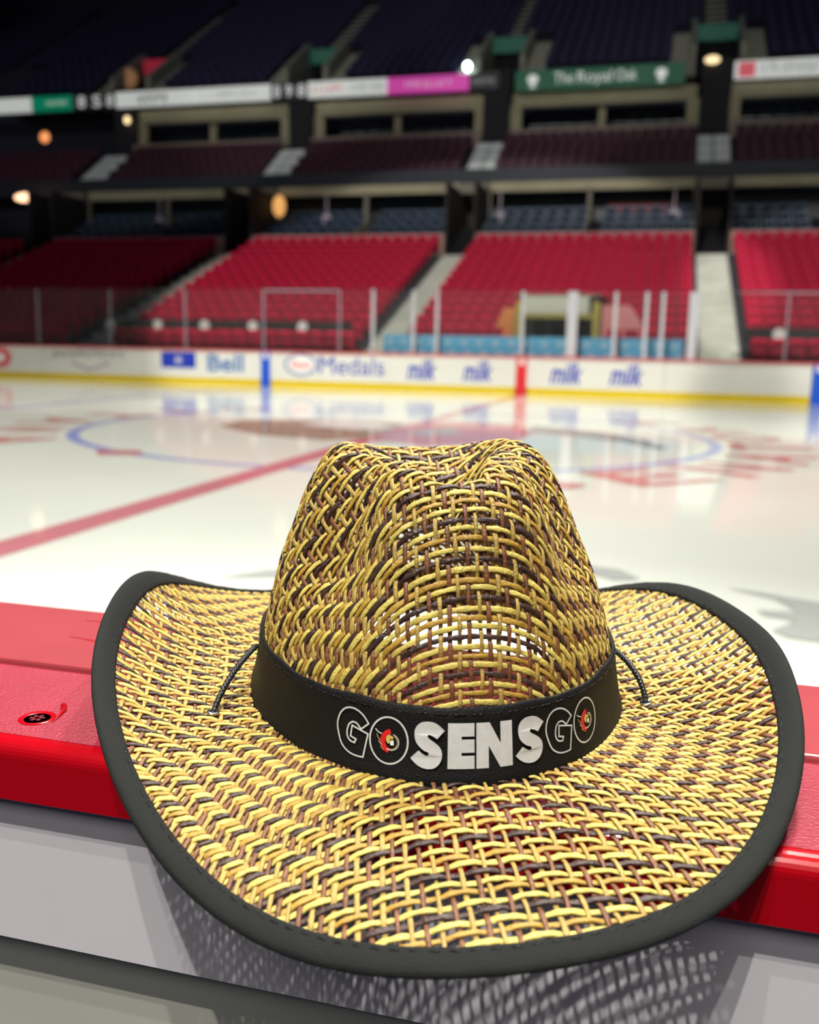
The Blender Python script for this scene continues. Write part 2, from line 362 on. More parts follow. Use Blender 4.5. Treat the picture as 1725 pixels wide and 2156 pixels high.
b = MB(); b.box(-.35, 1.6, 28.3, 28.4, 2.35, 2.85); pp(b, 'header', mat('header_white', (.62, .62, .52)))
b = MB(); b.box(-.6, 1.9, 28.32, 28.42, 2.22, 2.33); b.box(-.6, -.42, 28.3, 30, .82, 2.7); b.box(1.72, 1.92, 28.3, 30, .82, 2.7); pp(b, 'frame', YEW)
b = MB(); b.box(-.35, .25, 30.2, 30.3, .8, 2.9, 0); b.box(.25, 1.72, 30.2, 30.3, .8, 2.9, 0); b.box(-.3, -.15, 29, 29.1, .8, 2.2, 1); b.box(.22, .30, 29.6, 29.7, .8, 2.2, 1); pp(b, 'back_wall', [mat('portal_grey', (.22, .2, .2)), mat('portal_post', (.5, .5, .48))])
b = MB(); b.prism([(-1.62, .9), (-.62, .9), (-.62, 2.5), (-.95, 2.5)], 'y', 28.25, 28.32); pp(b, 'side_panel', ORA)
b = MB(); b.prism([(2.0, .9), (3.2, .9), (3.15, 2.1), (2.8, 2.6), (2.0, 2.6)], 'y', 28.25, 28.32); pp(b, 'side_panel', PNK)
b = MB(); b.box(-.6, 1.9, 28.3, 31.2, 2.85, 2.93); pp(b, 'roof_slab', BEIGED)

# ---- lower suites (recess between lower bowl and the dark fascia)
def wallbox(name, m, label, args, kind='structure', cat='wall'):
    b = MB()
    for a in args: b.box(*a)
    o = b.build(name, m); tag(o, label, cat, kind=kind); return o
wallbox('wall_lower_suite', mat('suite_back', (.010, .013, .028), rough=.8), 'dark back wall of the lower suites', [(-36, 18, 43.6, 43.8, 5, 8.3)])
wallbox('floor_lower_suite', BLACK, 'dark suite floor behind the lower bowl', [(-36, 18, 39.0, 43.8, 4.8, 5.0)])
sill = [(AX[i]+AW/2+.1, AX[i+1]-AW/2-.1) for i in range(len(AX)-1)]
for i, (a, c) in enumerate(sill[1:], 1):
    where = ['', 'farthest left', 'above the dim left section', 'above the red section left of the penalty box', 'above the red section behind the penalty box', '']
    o = empty('spectator_box', ((a+c)/2, 39.2, 5.0)); nm = {1: 'above the dim section at the left', 2: 'above the red section left of the penalty box', 3: 'above the section behind the penalty box', 4: 'at the right picture edge above the lower bowl'}[i]
    tag(o, 'beige-railed suite '+nm, 'suite', 'lower open suites')
    def pc(mb, n, m, par=o):
        q = mb.build(n, m, par); q.location = -par.location; return q
    b = MB(); b.box(a, c, 39.0, 39.12, 5.0, 6.0); pc(b, 'sill', mat('sill_rose', (.42, .26, .22), rough=.6))
    b = MB(); b.box(a, c, 41.9, 42.2, 8.1, 8.5); pc(b, 'header_beam', BEIGE)
    mid = (a+c)/2
    for x in (a, mid, c):
        b = MB(); b.box(x-.07, x+.07, 39.05, 39.2, 5.75, 5.95); b.prism([(39.1, 5.0), (42.9, 6.5), (42.9, 7.3), (39.1, 5.75)], 'x', x-.05, x+.05); pc(b, 'partition', BEIGED)
        b = MB(); b.box(x-.08, x+.08, 41.9, 42.1, 5.3, 8.2); pc(b, 'post', BEIGED)
    b = MB(); b.box(a, c, 43.4, 43.5, 7.0, 7.9); pc(b, 'back_window', mat('suite_glow', (.02, .028, .03), rough=.4))
SBL = mat('seat_steel_blue', (.05, .10, .19), rough=.5)
s2 = seat_geo(.5).build('tmp', [SBL, BLACK]); SM2 = s2.data; bpy.data.objects.remove(s2)
for i, (a, c) in enumerate(sill[1:], 1):
    if i > 4: continue
    nm = {1: 'above the dim left section', 2: 'left of the middle section', 3: 'above the middle section', 4: 'at the right picture edge'}[i]
    n = 14
    for k in range(4):
        for j in range(n):
            if j == n//2: continue
            x = a+(j+.5)*(c-a)/n
            if x > 9: continue
            o = bpy.data.objects.new('blue_stadium_seat', SM2); COL.objects.link(o); o.location = (x, 39.65+.8*k, 5.3+.42*k)
            tag(o, 'dark blue seat in the suite '+nm, 'seat', 'dark blue suite seats '+nm)
b = MB()
for k in range(4): b.box(-36, 18, 39.4+.8*k, 43.4, 5.0+.42*k-.3, 5.3+.42*k)
tag(b.build('suite_tier', BLACK), 'dark steps under the blue suite seats', 'tier', kind='structure')
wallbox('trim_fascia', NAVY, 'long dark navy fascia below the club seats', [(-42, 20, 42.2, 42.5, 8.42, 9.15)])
# fittings in the suites: blurred lights and signs
SGN = mat('sign_pale', (.45, .36, .42), rough=.5)
for x, l in ((-11.6, 'small pale round sign on the post left of the centre suites'), (-3.5, 'small pale round sign above the left edge of the middle section'), (3.9, 'small pale round sign left of the right tunnel mouth'), (-20.2, 'small pale round sign in the dim left suites')):
    b = MB(); b.prism([(x+.25*math.cos(k*math.pi/8), 7.0+.24*math.sin(k*math.pi/8)) for k in range(16)], 'y', 41.7, 41.75); b.box(x-.03, x+.03, 41.72, 41.76, 7.2, 8.2)
    tag(b.build('round_sign', SGN), l, 'sign')
b = MB(); b.prism([(.95, 7.75), (4.1, 7.75), (3.5, 7.3), (1.4, 7.3)], 'y', 43.2, 43.35)
tag(b.build('red_banner', mat('banner_red', (.35, .05, .05), rough=.6)), 'dull red banner at the back of the suite over the middle section', 'banner')
def lamp(x, y, z, rx, rz, col, e, label, name='wall_lamp'):
    b = MB(); n = 14
    prof = [(0, 1), (.06, .95), (.12, .7), (.15, .3)]
    vs = []; 
    for (d, r) in prof: vs += [(x+rx*r*math.cos(2*math.pi*k/n), y+.15-d, z+rz*r*math.sin(2*math.pi*k/n)) for k in range(n)]
    fs = [(r*n+k, r*n+(k+1) % n, (r+1)*n+(k+1) % n, (r+1)*n+k) for r in range(3) for k in range(n)]+[tuple(range(3*n, 4*n))]
    b.add(vs, fs)
    tag(b.build(name, mat('glow_%02d' % len(MATS), col, emit=e)), label, 'lamp')
# tunnel mouths at each aisle
TUN = mat('tunnel_brown', (.03, .022, .02), rough=.8)
for x, l in ((-24.9, 'farthest left'), (-14.8, 'above the stairs left of the red seats'), (-4.7, 'above the stairs left of the penalty box'), (5.4, 'above the wide pale stairs')):
    o = empty('tunnel_mouth', (x, 39, 5.0)); tag(o, 'dark brown tunnel mouth '+l, 'tunnel', 'tunnel mouths at the top of the lower bowl')
    for nm, a in (('side_wall', (x-.66, x-.56, 39.0, 43.5, 5.0, 8.1)), ('side_wall', (x+.56, x+.66, 39.0, 43.5, 5.0, 8.1)), ('back_wall', (x-.56, x+.56, 43.2, 43.4, 5.0, 8.1)), ('lintel', (x-.66, x+.66, 41.5, 42.1, 8.0, 8.42))):
        b = MB(); b.box(*a); q = b.build(nm, TUN if nm != 'lintel' else BEIGED, o); q.location = -o.location

# ---- club tier
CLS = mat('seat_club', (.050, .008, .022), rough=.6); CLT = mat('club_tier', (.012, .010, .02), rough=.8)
def tier(y0, z0, rows, rd, rr, x0, x1, gaps, mseat, label, name, wd=.52, drop=.5, carve=None):
    b = MB()
    def pf(k0):
        p = [(y0-.4+rd*k0, z0-drop)]
        for k in range(k0, rows): p += [(y0-.4+rd*k, z0+rr*k)] + [(y0-.4+rd*(k+1), z0+rr*k)]
        return (p+[(y0-.4+rd*rows, z0-drop)])[::-1]
    if carve:
        cx = x0
        for g0, g1 in carve:
            if g0 > cx: b.prism(pf(0), 'x', cx, g0)
            b.prism(pf(5), 'x', g0, g1); cx = g1
        b.prism(pf(0), 'x', cx, x1)
    else: b.prism(pf(0), 'x', x0, x1)
    t = b.build(name+'_tier', CLT); tag(t, 'dark stepped deck under the '+label, 'grandstand', kind='structure')
    s = MB()
    for k in range(rows):
        n = int((x1-x0)/wd)
        for i in range(n):
            x = x0+(i+.5)*wd
            if any(g0 < x < g1 and (zz is None or k >= zz[0]) and (zz is None or k < zz[1]) for g0, g1, zz in gaps): continue
            y, z = y0+.12+rd*k, z0+rr*k
            s.prism([(y+.05, z+.35), (y+.2, z+.4), (y+.28, z+.85), (y+.2, z+.87)], 'x', x-.22, x+.22)
            s.prism([(y-.05, z+.42), (y, z+.4), (y+.1, z+.72), (y+.05, z+.74)], 'x', x-.2, x+.2)
    o = s.build(name+'_seats', mseat); tag(o, label, 'seats', kind='stuff')
ax1 = [(x-.85, x+.85, None) for x in AX]
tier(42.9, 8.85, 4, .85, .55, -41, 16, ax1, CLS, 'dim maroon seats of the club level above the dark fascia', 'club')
STA = mat('stair_grey', (.66, .70, .70), rough=.8)
wh = {-24.9: 'farthest left', -14.8: 'second from the left', -4.7: 'left of the wide green sign', 5.4: 'right of the wide green sign'}
for x in AX[1:5]:
    b = MB()
    for k in range(17):
        y = 42.5+.2*k; z = 8.75+.13*k+.12
        for (p, q) in ((x-.70, x-.05), (x+.03, x+.70)): b.box(p, q, y, y+.2, z-.5, z)
    tag(b.build('club_stairs', STA), 'grey club-level stairs, '+wh[x], 'stairs', 'stairs through the club seats')

# ---- upper suites
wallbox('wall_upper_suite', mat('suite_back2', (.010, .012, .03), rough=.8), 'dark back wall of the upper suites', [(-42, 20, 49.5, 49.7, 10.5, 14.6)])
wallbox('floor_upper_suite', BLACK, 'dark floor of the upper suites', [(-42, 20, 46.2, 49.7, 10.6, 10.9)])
usec = [(-24.2, -15.6, 2), (-14.1, -5.4, 2), (-3.95, 4.6, 2), (6.1, 14.8, 2)]
BLG = mat('suite_blue_glass', (.035, .05, .06), rough=.3)
for (a, c, nb), l in zip(usec, ('above the dim left club seats', 'left of the wide green sign', 'under the wide green sign', 'at the right picture edge')):
    o = empty('glazed_spectator_box', ((a+c)/2, 46.2, 10.9)); tag(o, 'beige-framed upper suite row '+l, 'suite', 'upper suites')
    def pc(mb, n, m, par=o):
        q = mb.build(n, m, par); q.location = -par.location; return q
    b = MB(); b.box(a, c, 46.2, 46.32, 10.9, 11.62); pc(b, 'sill', mat('sill_taupe', (.24, .18, .16), rough=.6))
    b = MB(); b.box(a, c, 46.9, 47.1, 12.75, 13.45); b.box(a, c, 46.86, 46.9, 12.95, 13.0); pc(b, 'header_beam', BEIGE)
    for x in (a+.15, (a+c)/2, c-.15):
        b = MB(); b.box(x-.28 if x != (a+c)/2 else x-.16, x+.28 if x != (a+c)/2 else x+.16, 46.95, 47.2, 11.4, 12.9); pc(b, 'column', BEIGE)
    for k in range(10):
        x = a+.6+k*(c-a-1.2)/9.5
        b = MB(); b.box(x, x+.66, 48.9, 48.95, 11.9, 12.7); pc(b, 'window_panel', BLG)
    b = MB(); b.box(a+.5, c-.5, 46.6, 46.66, 12.62, 12.72); pc(b, 'glass_rail', NAVY)
for x, l in zip(AX[1:5], ('farthest left', 'second from the left', 'left of the wide green sign', 'right of the wide green sign')):
    b = MB(); b.box(x-.65, x+.65, 46.62, 46.75, 10.6, 14.5)
    tag(b.build('dark_pier', mat('pier_black', (.008, .008, .013), rough=.8)), 'black pier between the upper suites, '+l, 'pier', 'piers between the upper suites')

# ---- ribbon board
rib = empty('ribbon_board', (-10, 46.5, 13.5)); tag(rib, 'long lit ribbon board of coloured advertisements under the upper deck', 'display board')
def rp(a, c, m, z0=13.58, z1=14.33, y=46.4, n='display_panel'):
    b = MB(); b.box(a, c, y, y+.2, z0, z1); o = b.build(n, m, rib); o.location = -rib.location; return o
def lit(name, col, e): return mat(name, col, rough=.5, emit=e)
LWH = lit('lit_white', (.62, .64, .62), .55); LGR = lit('lit_green', (.0, .20, .10), .55); LBK = lit('lit_black', (.015, .015, .02), .5); LMG = lit('lit_magenta', (.62, .06, .38), .55)
LGY = lit('lit_grey', (.25, .26, .26), .5); LRD = lit('lit_red', (.65, .10, .13), .5)
rp(-42, -30.5, LWH); rp(-30.5, -27.95, LGR); rp(-27.95, -25.35, LBK); rp(-25.3, -20.75, LWH); rp(-20.68, -16.4, LWH); rp(-16.35, -14.4, LBK)
rp(-14.35, -10.2, LWH); rp(-10.15, -6.05, LMG); rp(-6.05, -4.6, LBK)
def rtext(body, a, c, z0, z1, m, y=46.39):
    v, f = text_mb(body, z1-z0, c-a, bold=.015); b = MB(); b.add([(a+p[0], y, z0+p[1]) for p in v], f); o = b.build('display_lettering', m, rib); o.location = -rib.location
def strokes(a, c, z0, z1, m, n, seed, y=46.39):
    r = random.Random(seed); b = MB()
    for k in range(n):
        x = a+(c-a)*(k+.2)/n; wdt = (c-a)/n*.55
        for q in range(2):
            if q and r.random() < .4: continue
            zz0, zz1 = z0+(z1-z0)*r.random()*.4, z1-(z1-z0)*r.random()*.3
            xx = x+q*wdt*.7
            b.add([(xx, y, zz0), (xx+wdt*.35, y, zz0), (xx+wdt*.35, y, zz1), (xx, y, zz1)], [(0, 1, 2, 3)])
    o = b.build('display_lettering', m, rib); o.location = -rib.location
rtext('8', -27.6, -27.15, 13.65, 14.25, LWH); rtext('S', -26.7, -26.2, 13.65, 14.25, LWH); rtext('8', -25.85, -25.45, 13.65, 14.25, LWH)
rtext('8', -16.2, -15.85, 13.65, 14.25, LWH); rtext('9', -15.55, -15.2, 13.65, 14.25, LWH); rtext('8', -14.9, -14.5, 13.65, 14.25, LWH)
strokes(-24.0, -22.2, 13.68, 14.22, LBK, 5, 1); strokes(-19.6, -17.2, 13.8, 14.15, LGY, 9, 2); strokes(-14.15, -12.4, 13.7, 14.2, LRD, 6, 3); strokes(-12.1, -10.4, 13.75, 14.15, LGY, 8, 4)
strokes(-9.3, -6.9, 13.8, 14.1, LWH, 10, 5); strokes(-29.6, -28.3, 13.8, 14.1, LWH, 7, 6); strokes(-5.9, -4.8, 13.8, 14.1, LGY, 6, 7)
sg = empty('green_sign', (.1, 46.3, 13.4)); tag(sg, 'wide dark green pub sign with white lettering between two round white emblems', 'sign')
b = MB(); b.box(-3.78, 4.0, 46.3, 46.5, 13.38, 14.28); o = b.build('sign_board', lit('sign_green', (.0, .10, .045), .2), sg); o.location = -sg.location
for wd_, xa, xb, za, zb in (('The', -1.95, -1.05, 13.64, 14.12), ('Royal', -.85, .72, 13.48, 14.12), ('Oak', .92, 1.85, 13.64, 14.12)):
    v, f = text_mb(wd_, zb-za, xb-xa); b = MB(); b.add([(xa+p[0], 46.29, za+p[1]) for p in v], f); o = b.build('sign_word', LWH, sg); o.location = -sg.location
for cx in (-2.95, 2.95):
    b = MB()
    b.add([(cx+.26*math.cos(k*math.pi/10), 46.29, 13.87+.22*math.sin(k*math.pi/10)) for k in range(20)], [tuple(range(20))]); b.add([(cx-.06, 46.29, 13.5), (cx+.06, 46.29, 13.5), (cx+.04, 46.29, 13.75), (cx-.04, 46.29, 13.75)], [(0, 1, 2, 3)])
    b.add([(cx-.18, 46.29, 13.5), (cx+.18, 46.29, 13.5), (cx+.18, 46.29, 13.56), (cx-.18, 46.29, 13.56)], [(0, 1, 2, 3)])
    o = b.build('oak_emblem', LWH, sg); o.location = -sg.location
ws = empty('white_sign', (9, 46.3, 13.4)); tag(ws, 'white lit sign with a red square emblem at the right picture edge', 'sign')
b = MB(); b.box(6.13, 12.5, 46.3, 46.5, 13.45, 14.2); o = b.build('sign_board', LWH, ws); o.location = -ws.location
b = MB(); b.box(6.3, 7.0, 46.27, 46.3, 13.52, 14.12); o = b.build('sign_emblem', LRD, ws); o.location = -ws.location
par = rib; rib_keep = rib; rib = ws; strokes(7.3, 11.8, 13.55, 14.1, LGY, 16, 9, 46.28); rib = rib_keep

# ---- upper deck
UPS = mat('seat_upper', (.012, .010, .045), rough=.6)  # unlit look of the seats put into a dark navy colour
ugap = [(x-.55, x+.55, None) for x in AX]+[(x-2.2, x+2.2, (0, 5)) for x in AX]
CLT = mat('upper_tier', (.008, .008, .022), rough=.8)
tier(47.2, 14.35, 17, .85, .55, -44, 18, ugap, UPS, 'upper deck seats coloured dark navy for lack of light', 'upper', .60, drop=.6, carve=[(x-2.2, x+2.2) for x in AX])
wallbox('wall_upper_deck', mat('upper_wall', (.006, .006, .016), rough=.9), 'dark wall above the upper deck', [(-60, 22, 61.9, 62.2, 14, 45), (-60, -44.2, 45, 62, 5, 45)])
CGR = mat('concrete_grey', (.26, .26, .21), rough=.8); SG = lit('vomitory_green', (.01, .12, .08), .15); SR = lit('vomitory_red', (.45, .02, .05), .3)
for x, l in zip(AX[1:5], ('below the small red sign', 'second from the left', 'left of the wide green sign', 'right of the wide green sign')):
    o = empty('vomitory', (x, 48.5, 14.9)); tag(o, 'grey concrete upper-deck entrance '+l, 'entrance', 'upper deck entrances')
    def pc(mb, n, m, par=o):
        q = mb.build(n, m, par); q.location = -par.location; return q
    for s in (-1, 1):
        b = MB(); b.prism([(47.2, 13.9), (51.0, 13.9), (51.0, 17.4), (50.4, 17.4), (47.2, 15.3)], 'x', x+s*1.08-.1, x+s*1.08+.1); pc(b, 'side_wall', CGR)
        b = MB()
        for k in range(10): b.box(min(x+s*1.2, x+s*2.15), max(x+s*1.2, x+s*2.15), 47.0+.4*k, 47.4+.4*k, 13.9, 14.45+.26*k)
        pc(b, 'side_steps', CGR)
    b = MB(); b.box(x-.98, x+.98, 50.9, 51.0, 13.9, 16.4); b.box(x-.98, x+.98, 47.0, 51.0, 13.8, 13.9); pc(b, 'opening', BLACK)
    b = MB(); b.box(x-.98, x+.98, 50.4, 50.52, 16.35, 17.1); pc(b, 'entrance_sign', SR if x < -20 else SG)
    b = MB()
    for k in range(28): b.box(x-.52, x+.52, 51.0+.28*k, 51.29+.28*k, 16.4+.181*k, 16.95+.181*k)
    pc(b, 'stairs', CGR)
# blurred lamps seen in the stands, the last a glowing wall patch
lamp(-6.3, 47.0, 14.85, .16, .2, (.8, 1, 1), 14, 'small dazzling white lamp above the magenta panel', 'spot_lamp')
lamp(5.15, 46.3, 14.35, .34, .18, (1, .78, .42), 1.3, 'warm oval lamp at the right end of the green sign')
lamp(-30.0, 46.6, 12.3, .3, .3, (1, .35, .12), 1.0, 'dim orange lamp inside the far left suite')
lamp(-24.6, 46.2, 12.9, .16, .2, (1, .75, .4), 1.6, 'small round lamp at the foot of the black pier, far left')
lamp(-27.2, 41, 8.2, .7, .22, (1, .6, .35), 2.5, 'bright peach lamp above the far left lower seats')
lamp(-13.72, 41, 7.55, .32, .5, (1, .5, .15), .7, 'orange glow lamp beside the tunnel left of the red seats')
lamp(-4.35, 42.5, 7.7, .25, .55, (.9, .45, .15), .35, 'dull orange lamp inside the tunnel left of the middle section')
lamp(-25.9, 48.4, 15.6, .7, .6, (.6, .30, .14), .12, 'dull orange wall patch with added glow beside the small red sign')  # orange wall shown as a glowing disc, no lamp there

# ================================================================== NEAR BOARDS
def bumpy_red(name, col, rough, bump, scale):
    m = mat(name, col, rough=rough, spec=.5, bump=bump, bscale=scale, noise=.06, nscale=30)
    return m
RT = bumpy_red('dasher_red_textured', (.29, .022, .042), .40, 1.0, 650); RG = bumpy_red('dasher_red_glossy', (.31, .045, .055), .32, .25, 60); RE = mat('dasher_red_edge', (.36, .001, .006), rough=.20, spec=.5)
ZD = 1.0766
near = empty('near_dasher', (3.77, -.1, 1.0)); tag(near, 'red dasher ledge of the near boards that carries the straw hat', 'ledge')
def nb(mb, n, m, sm=False, lab=None):
    q = mb.build(n, m, near, smooth=sm); q.location = -near.location
    if lab: q['label'] = lab
    return q
b = MB()
yn = -.1836; r = .007; prof = [(-.1005, ZD-.030), (-.1005, ZD)]
for k in range(8):
    a = math.pi/2+k*math.pi/14
    prof.append((yn-.0+r+(r)*math.cos(a)-r*0, ZD-r+r*math.sin(a)))
prof += [(yn, ZD-.026), (yn+.002, ZD-.0275)]
b.prism(prof, 'x', 1.9, 5.9)
nb(b, 'rounded_edge', [RE], lab='smooth glossy rounded edge')
b = MB(); b.box(1.9, 5.9, yn+.008, -.1005, ZD-.004, ZD+.0002); nb(b, 'textured_cap', [RT], lab='pebbled red cap')
b = MB(); b.box(1.9, 5.9, -.101, -.0102, ZD-.03, ZD+.0035); o = nb(b, 'glossy_cap', RG, lab='smooth glossy red plank'); bv = o.modifiers.new('b', 'BEVEL'); bv.width = .0015; bv.segments = 2
NW = mat('panel_offwhite', (.60, .57, .60), rough=.5, noise=.04, nscale=8); NW2 = mat('panel_greygreen', (.42, .42, .36), rough=.5, noise=.04, nscale=8)
b = MB(); b.box(1.9, 5.9, -.1765, -.165, .979, 1.048); nb(b, 'upper_panel', NW, lab='off-white strip panel')
b = MB(); b.box(1.9, 5.9, -.166, -.15, .1, 1.048); nb(b, 'lower_panel', NW2, lab='greenish grey lower panel')
b = MB(); b.box(1.9, 5.9, -.07, -.012, .0, ZD-.03); nb(b, 'ice_side_panel', WHITE)
# recessed screw
sc = empty('cap_screw', (3.511, -.158, ZD)); tag(sc, 'countersunk red screw in the ledge left of the hat', 'screw')
b = MB(); n = 28; R0 = .0072
vs = []
for rr, zz in ((R0*1.12, .0004), (R0*.98, .0009), (R0*.80, .0002)): vs += [(rr*math.cos(2*math.pi*k/n), rr*math.sin(2*math.pi*k/n), zz) for k in range(n)]
vs.append((0, 0, .0002))
fs = [(j*n+k, j*n+(k+1) % n, (j+1)*n+(k+1) % n, (j+1)*n+k) for j in range(2) for k in range(n)]+[(2*n+k, 2*n+(k+1) % n, 3*n) for k in range(n)]
b.add(vs, fs); b.build('head', RE, sc, smooth=True)
b = MB()
for k in range(3):
    a = k*math.pi/3+.3; d = np.array([math.cos(a), math.sin(a)])*.0034; e = np.array([-math.sin(a), math.cos(a)])*.0008
    b.add([(*(d+e), .0005), (*(-d+e), .0005), (*(-d-e), .0005), (*(d-e), .0005)], [(0, 1, 2, 3)])
b.build('drive_recess', mat('recess_dark_red', (.15, .004, .012), rough=.4), sc)
b = MB(); b.tube([(3.5125, -.1405, ZD), (3.5145, -.1435, ZD+.0008), (3.5175, -.1475, ZD+.0006), (3.5195, -.155, ZD+.0004), (3.5205, -.163, ZD)], [.0003, .0016, .0011, .0006, .0002], 10)
nb(b, 'paint_scar', RE, True, 'raised glossy scar beside the screw')
random.seed(5); b = MB()
for (x, y, L, a) in ((3.46, -.06, .05, -.3), (3.53, -.05, .045, -.55), (3.50, -.085, .03, .1), (3.56, -.07, .03, .4), (3.45, -.03, .05, .1), (3.495, -.04, .05, .2), (4.02, -.05, .05, .25)):
    pts = [(x+L*t*math.cos(a)+.001*math.sin(9*t), y+L*t*math.sin(a)*.5, ZD+.0036) for t in np.linspace(0, 1, 7)]
    b.tube(pts, [.0002+.0003*math.sin(math.pi*t) for t in np.linspace(0, 1, 7)], 5)
nb(b, 'scratches', RE, True)

# ================================================================== THE HAT
HO = np.array([3.67734, -0.089426, 1.091305]); HYAW, HPIT, HROL = 0.407669, 0.049759, -0.009629
KS = .98
A_, B_ = .081428, .096563
L0, L2 = .079105, .003202
ZC = np.array([0.005196, -0.004006, -0.022501, 0.002129, 0.002645, 0.0004, 0.007891, 0.00125, -0.001297, -0.001032, 0.003607, -0.000455])
HC = .1075
def z_edge(t):
    c = ZC
    return c[0]+c[1]*np.cos(t)+c[2]*np.cos(2*t)+c[3]*np.cos(3*t)+c[4]*np.cos(4*t)+c[5]*np.sin(t)+c[6]*np.sin(2*t)+c[7]*np.sin(3*t)+c[8]*np.sin(4*t)+c[9]*np.cos(5*t)+c[10]*np.cos(6*t)+c[11]*np.sin(5*t)
def L_edge(t): return L0+L2*np.cos(2*t)-.001185*np.cos(t)+.001172*np.sin(t)+.000879*np.sin(2*t)+.003562*np.cos(3*t)-.000526*np.sin(3*t)
# crown profile (radius fraction, height fraction)
PR = np.array([(0, 1), (.12, 1.0), (.25, 1.0), (.38, .995), (.50, .995), (.59, .975), (.67, .91), (.74, .81), (.80, .68), (.86, .55), (.905, .41), (.945, .27), (.975, .13), (1, 0)])
def dens(P, n=240):
    # Catmull-Rom resample by arc length
    Q = np.vstack([2*P[0]-P[1], P, 2*P[-1]-P[-2]]); out = []
    for i in range(1, len(Q)-2):
        for s in np.linspace(0, 1, 16, endpoint=False):
            out.append(.5*((2*Q[i])+(-Q[i-1]+Q[i+1])*s+(2*Q[i-1]-5*Q[i]+4*Q[i+1]-Q[i+2])*s*s+(-Q[i-1]+3*Q[i]-3*Q[i+1]+Q[i+2])*s**3))
    out.append(Q[-2]); out = np.array(out)
    w = out*np.array([.09, HC]); d = np.r_[0, np.cumsum(np.linalg.norm(np.diff(w, axis=0), axis=1))]
    t = np.linspace(0, d[-1], n)
    return np.interp(t, d, out[:, 0]), np.interp(t, d, out[:, 1]), d[-1]
RHO, ZET, SC = dens(PR); TT = np.linspace(0, 1, len(RHO))
def rho(t): return np.interp(t, TT, RHO)
def zet(t): return np.interp(t, TT, ZET)
def cfun(t): return np.where(t < 1, np.minimum(t, 1)*SC-.09*rho(np.minimum(t, 1)), SC-.09)
def rb(p): return np.sqrt((A_*np.sin(p))**2+(B_*np.cos(p))**2)
def sstep(a, b_, x): q = np.clip((x-a)/(b_-a), 0, 1); return q*q*(3-2*q)
def surf(p, t):
    """hat surface; p azimuth (0 = front), t 0..1 crown, 1..2 brim; local coordinates"""
    p = np.asarray(p, float); t = np.asarray(t, float)
    tc_ = np.clip(t, 0, 1); ro = rho(tc_)
    x = A_*ro*np.sin(p); y = -B_*ro*np.cos(p); z = HC*zet(tc_)
    # top: slopes slightly down to the front
    top = sstep(.55, .95, zet(tc_))
    z = z+.003*top*np.clip(-y/.06, -1, .9)+.004*top*np.exp(-((np.abs(x)-.040)/.017)**2)
    # centre trough, teardrop: narrow at the front
    wd = .0095+.020*sstep(-.055, .04, y)
    z = z-.031*top*np.exp(-np.abs((x+.003)/wd)**3.6)*sstep(-.062, -.040, y)*(1-.9*sstep(-.005, .05, y))
    # side pinches at the front
    for s, cx, dep in ((-1, -.050, .012), (1, .048, .012)):
        g = np.exp(-((x-cx)/.020)**2-((y+.036)/.030)**2)*sstep(.25, .8, zet(tc_))
        z = z-dep*g; x = x-s*dep*.7*g
    tb = np.clip(t-1, 0, 1.2)
    ze = z_edge(p); L = L_edge(p); h = np.sqrt(np.maximum(L*L-ze*ze, 1e-5))
    nx, ny = np.sin(p)/A_, -np.cos(p)/B_; nn = np.hypot(nx, ny); nx, ny = nx/nn, ny/nn
    x = x+nx*h*tb; y = y+ny*h*tb
    z = z+np.where(t > 1, ze*np.where(ze > 0, tb**2.3, tb**1.6), 0)
    return np.stack([x, y, z], -1)
def normal(p, t):
    e = 1e-3; tp = surf(p+e, t)-surf(p-e, t); ts = surf(p, t+2*e)-surf(p, t-2*e)
    n = np.cross(tp, ts); n /= (np.linalg.norm(n, axis=-1)[..., None]+1e-12)
    return np.where((n[..., 2] < 0)[..., None] & (np.asarray(t) > 1.02)[..., None], -n, n)
# orientation check of the normal: must point out/up
_s = normal(np.array([.3]), np.array([.3]))[0]
NSIGN = 1 if _s[2] > 0 else -1
def nrm(p, t):
    n = normal(p, t)*NSIGN
    tt = np.asarray(t)
    # make brim normals continuous with the crown (outward/up)
    return np.where((tt > 1.02)[..., None], n*np.sign(n[..., 2:3]+1e-9), n)
def cloth(p, t):
    s, c = np.sin(p), np.cos(p)
    R = np.where(t <= 1, rb(p)*rho(np.minimum(t, 1)), rb(p)+L0*(t-1)); C = cfun(t)
    ac = np.abs(c)+1e-6; W = 1/(1+(np.abs(s)/ac)**4); Wv = .35*ac/(.35*ac+s**4)+.35*ac*s**4; return s*R+np.sign(s)*C*(1-W), c*R+np.sign(c)*C*Wv
def inv(u, v):
    su, sv = np.sign(u), np.sign(v); u, v = np.abs(u)+1e-7, np.abs(v)+1e-7
    def solve_t(ph):
        a, b_ = np.zeros_like(u), np.full_like(u, 2.4)
        for _ in range(22):
            m = (a+b_)/2; g = cloth(ph, m)[1] < v; a = np.where(g, m, a); b_ = np.where(g, b_, m)
        return (a+b_)/2
    lo, hi = np.full_like(u, 1e-5), np.full_like(u, math.pi/2-1e-5)
    for _ in range(22):
        m = (lo+hi)/2; t = solve_t(m); g = (cloth(m, t)[0] < u) & (t < 2.39); lo = np.where(g, m, lo); hi = np.where(g, hi, m)
    ph = (lo+hi)/2
    # refine t from whichever coordinate is better conditioned
    t = solve_t(ph)
    p = np.where(sv > 0, ph, math.pi-ph)*np.where(su > 0, 1, -1)
    return p, t

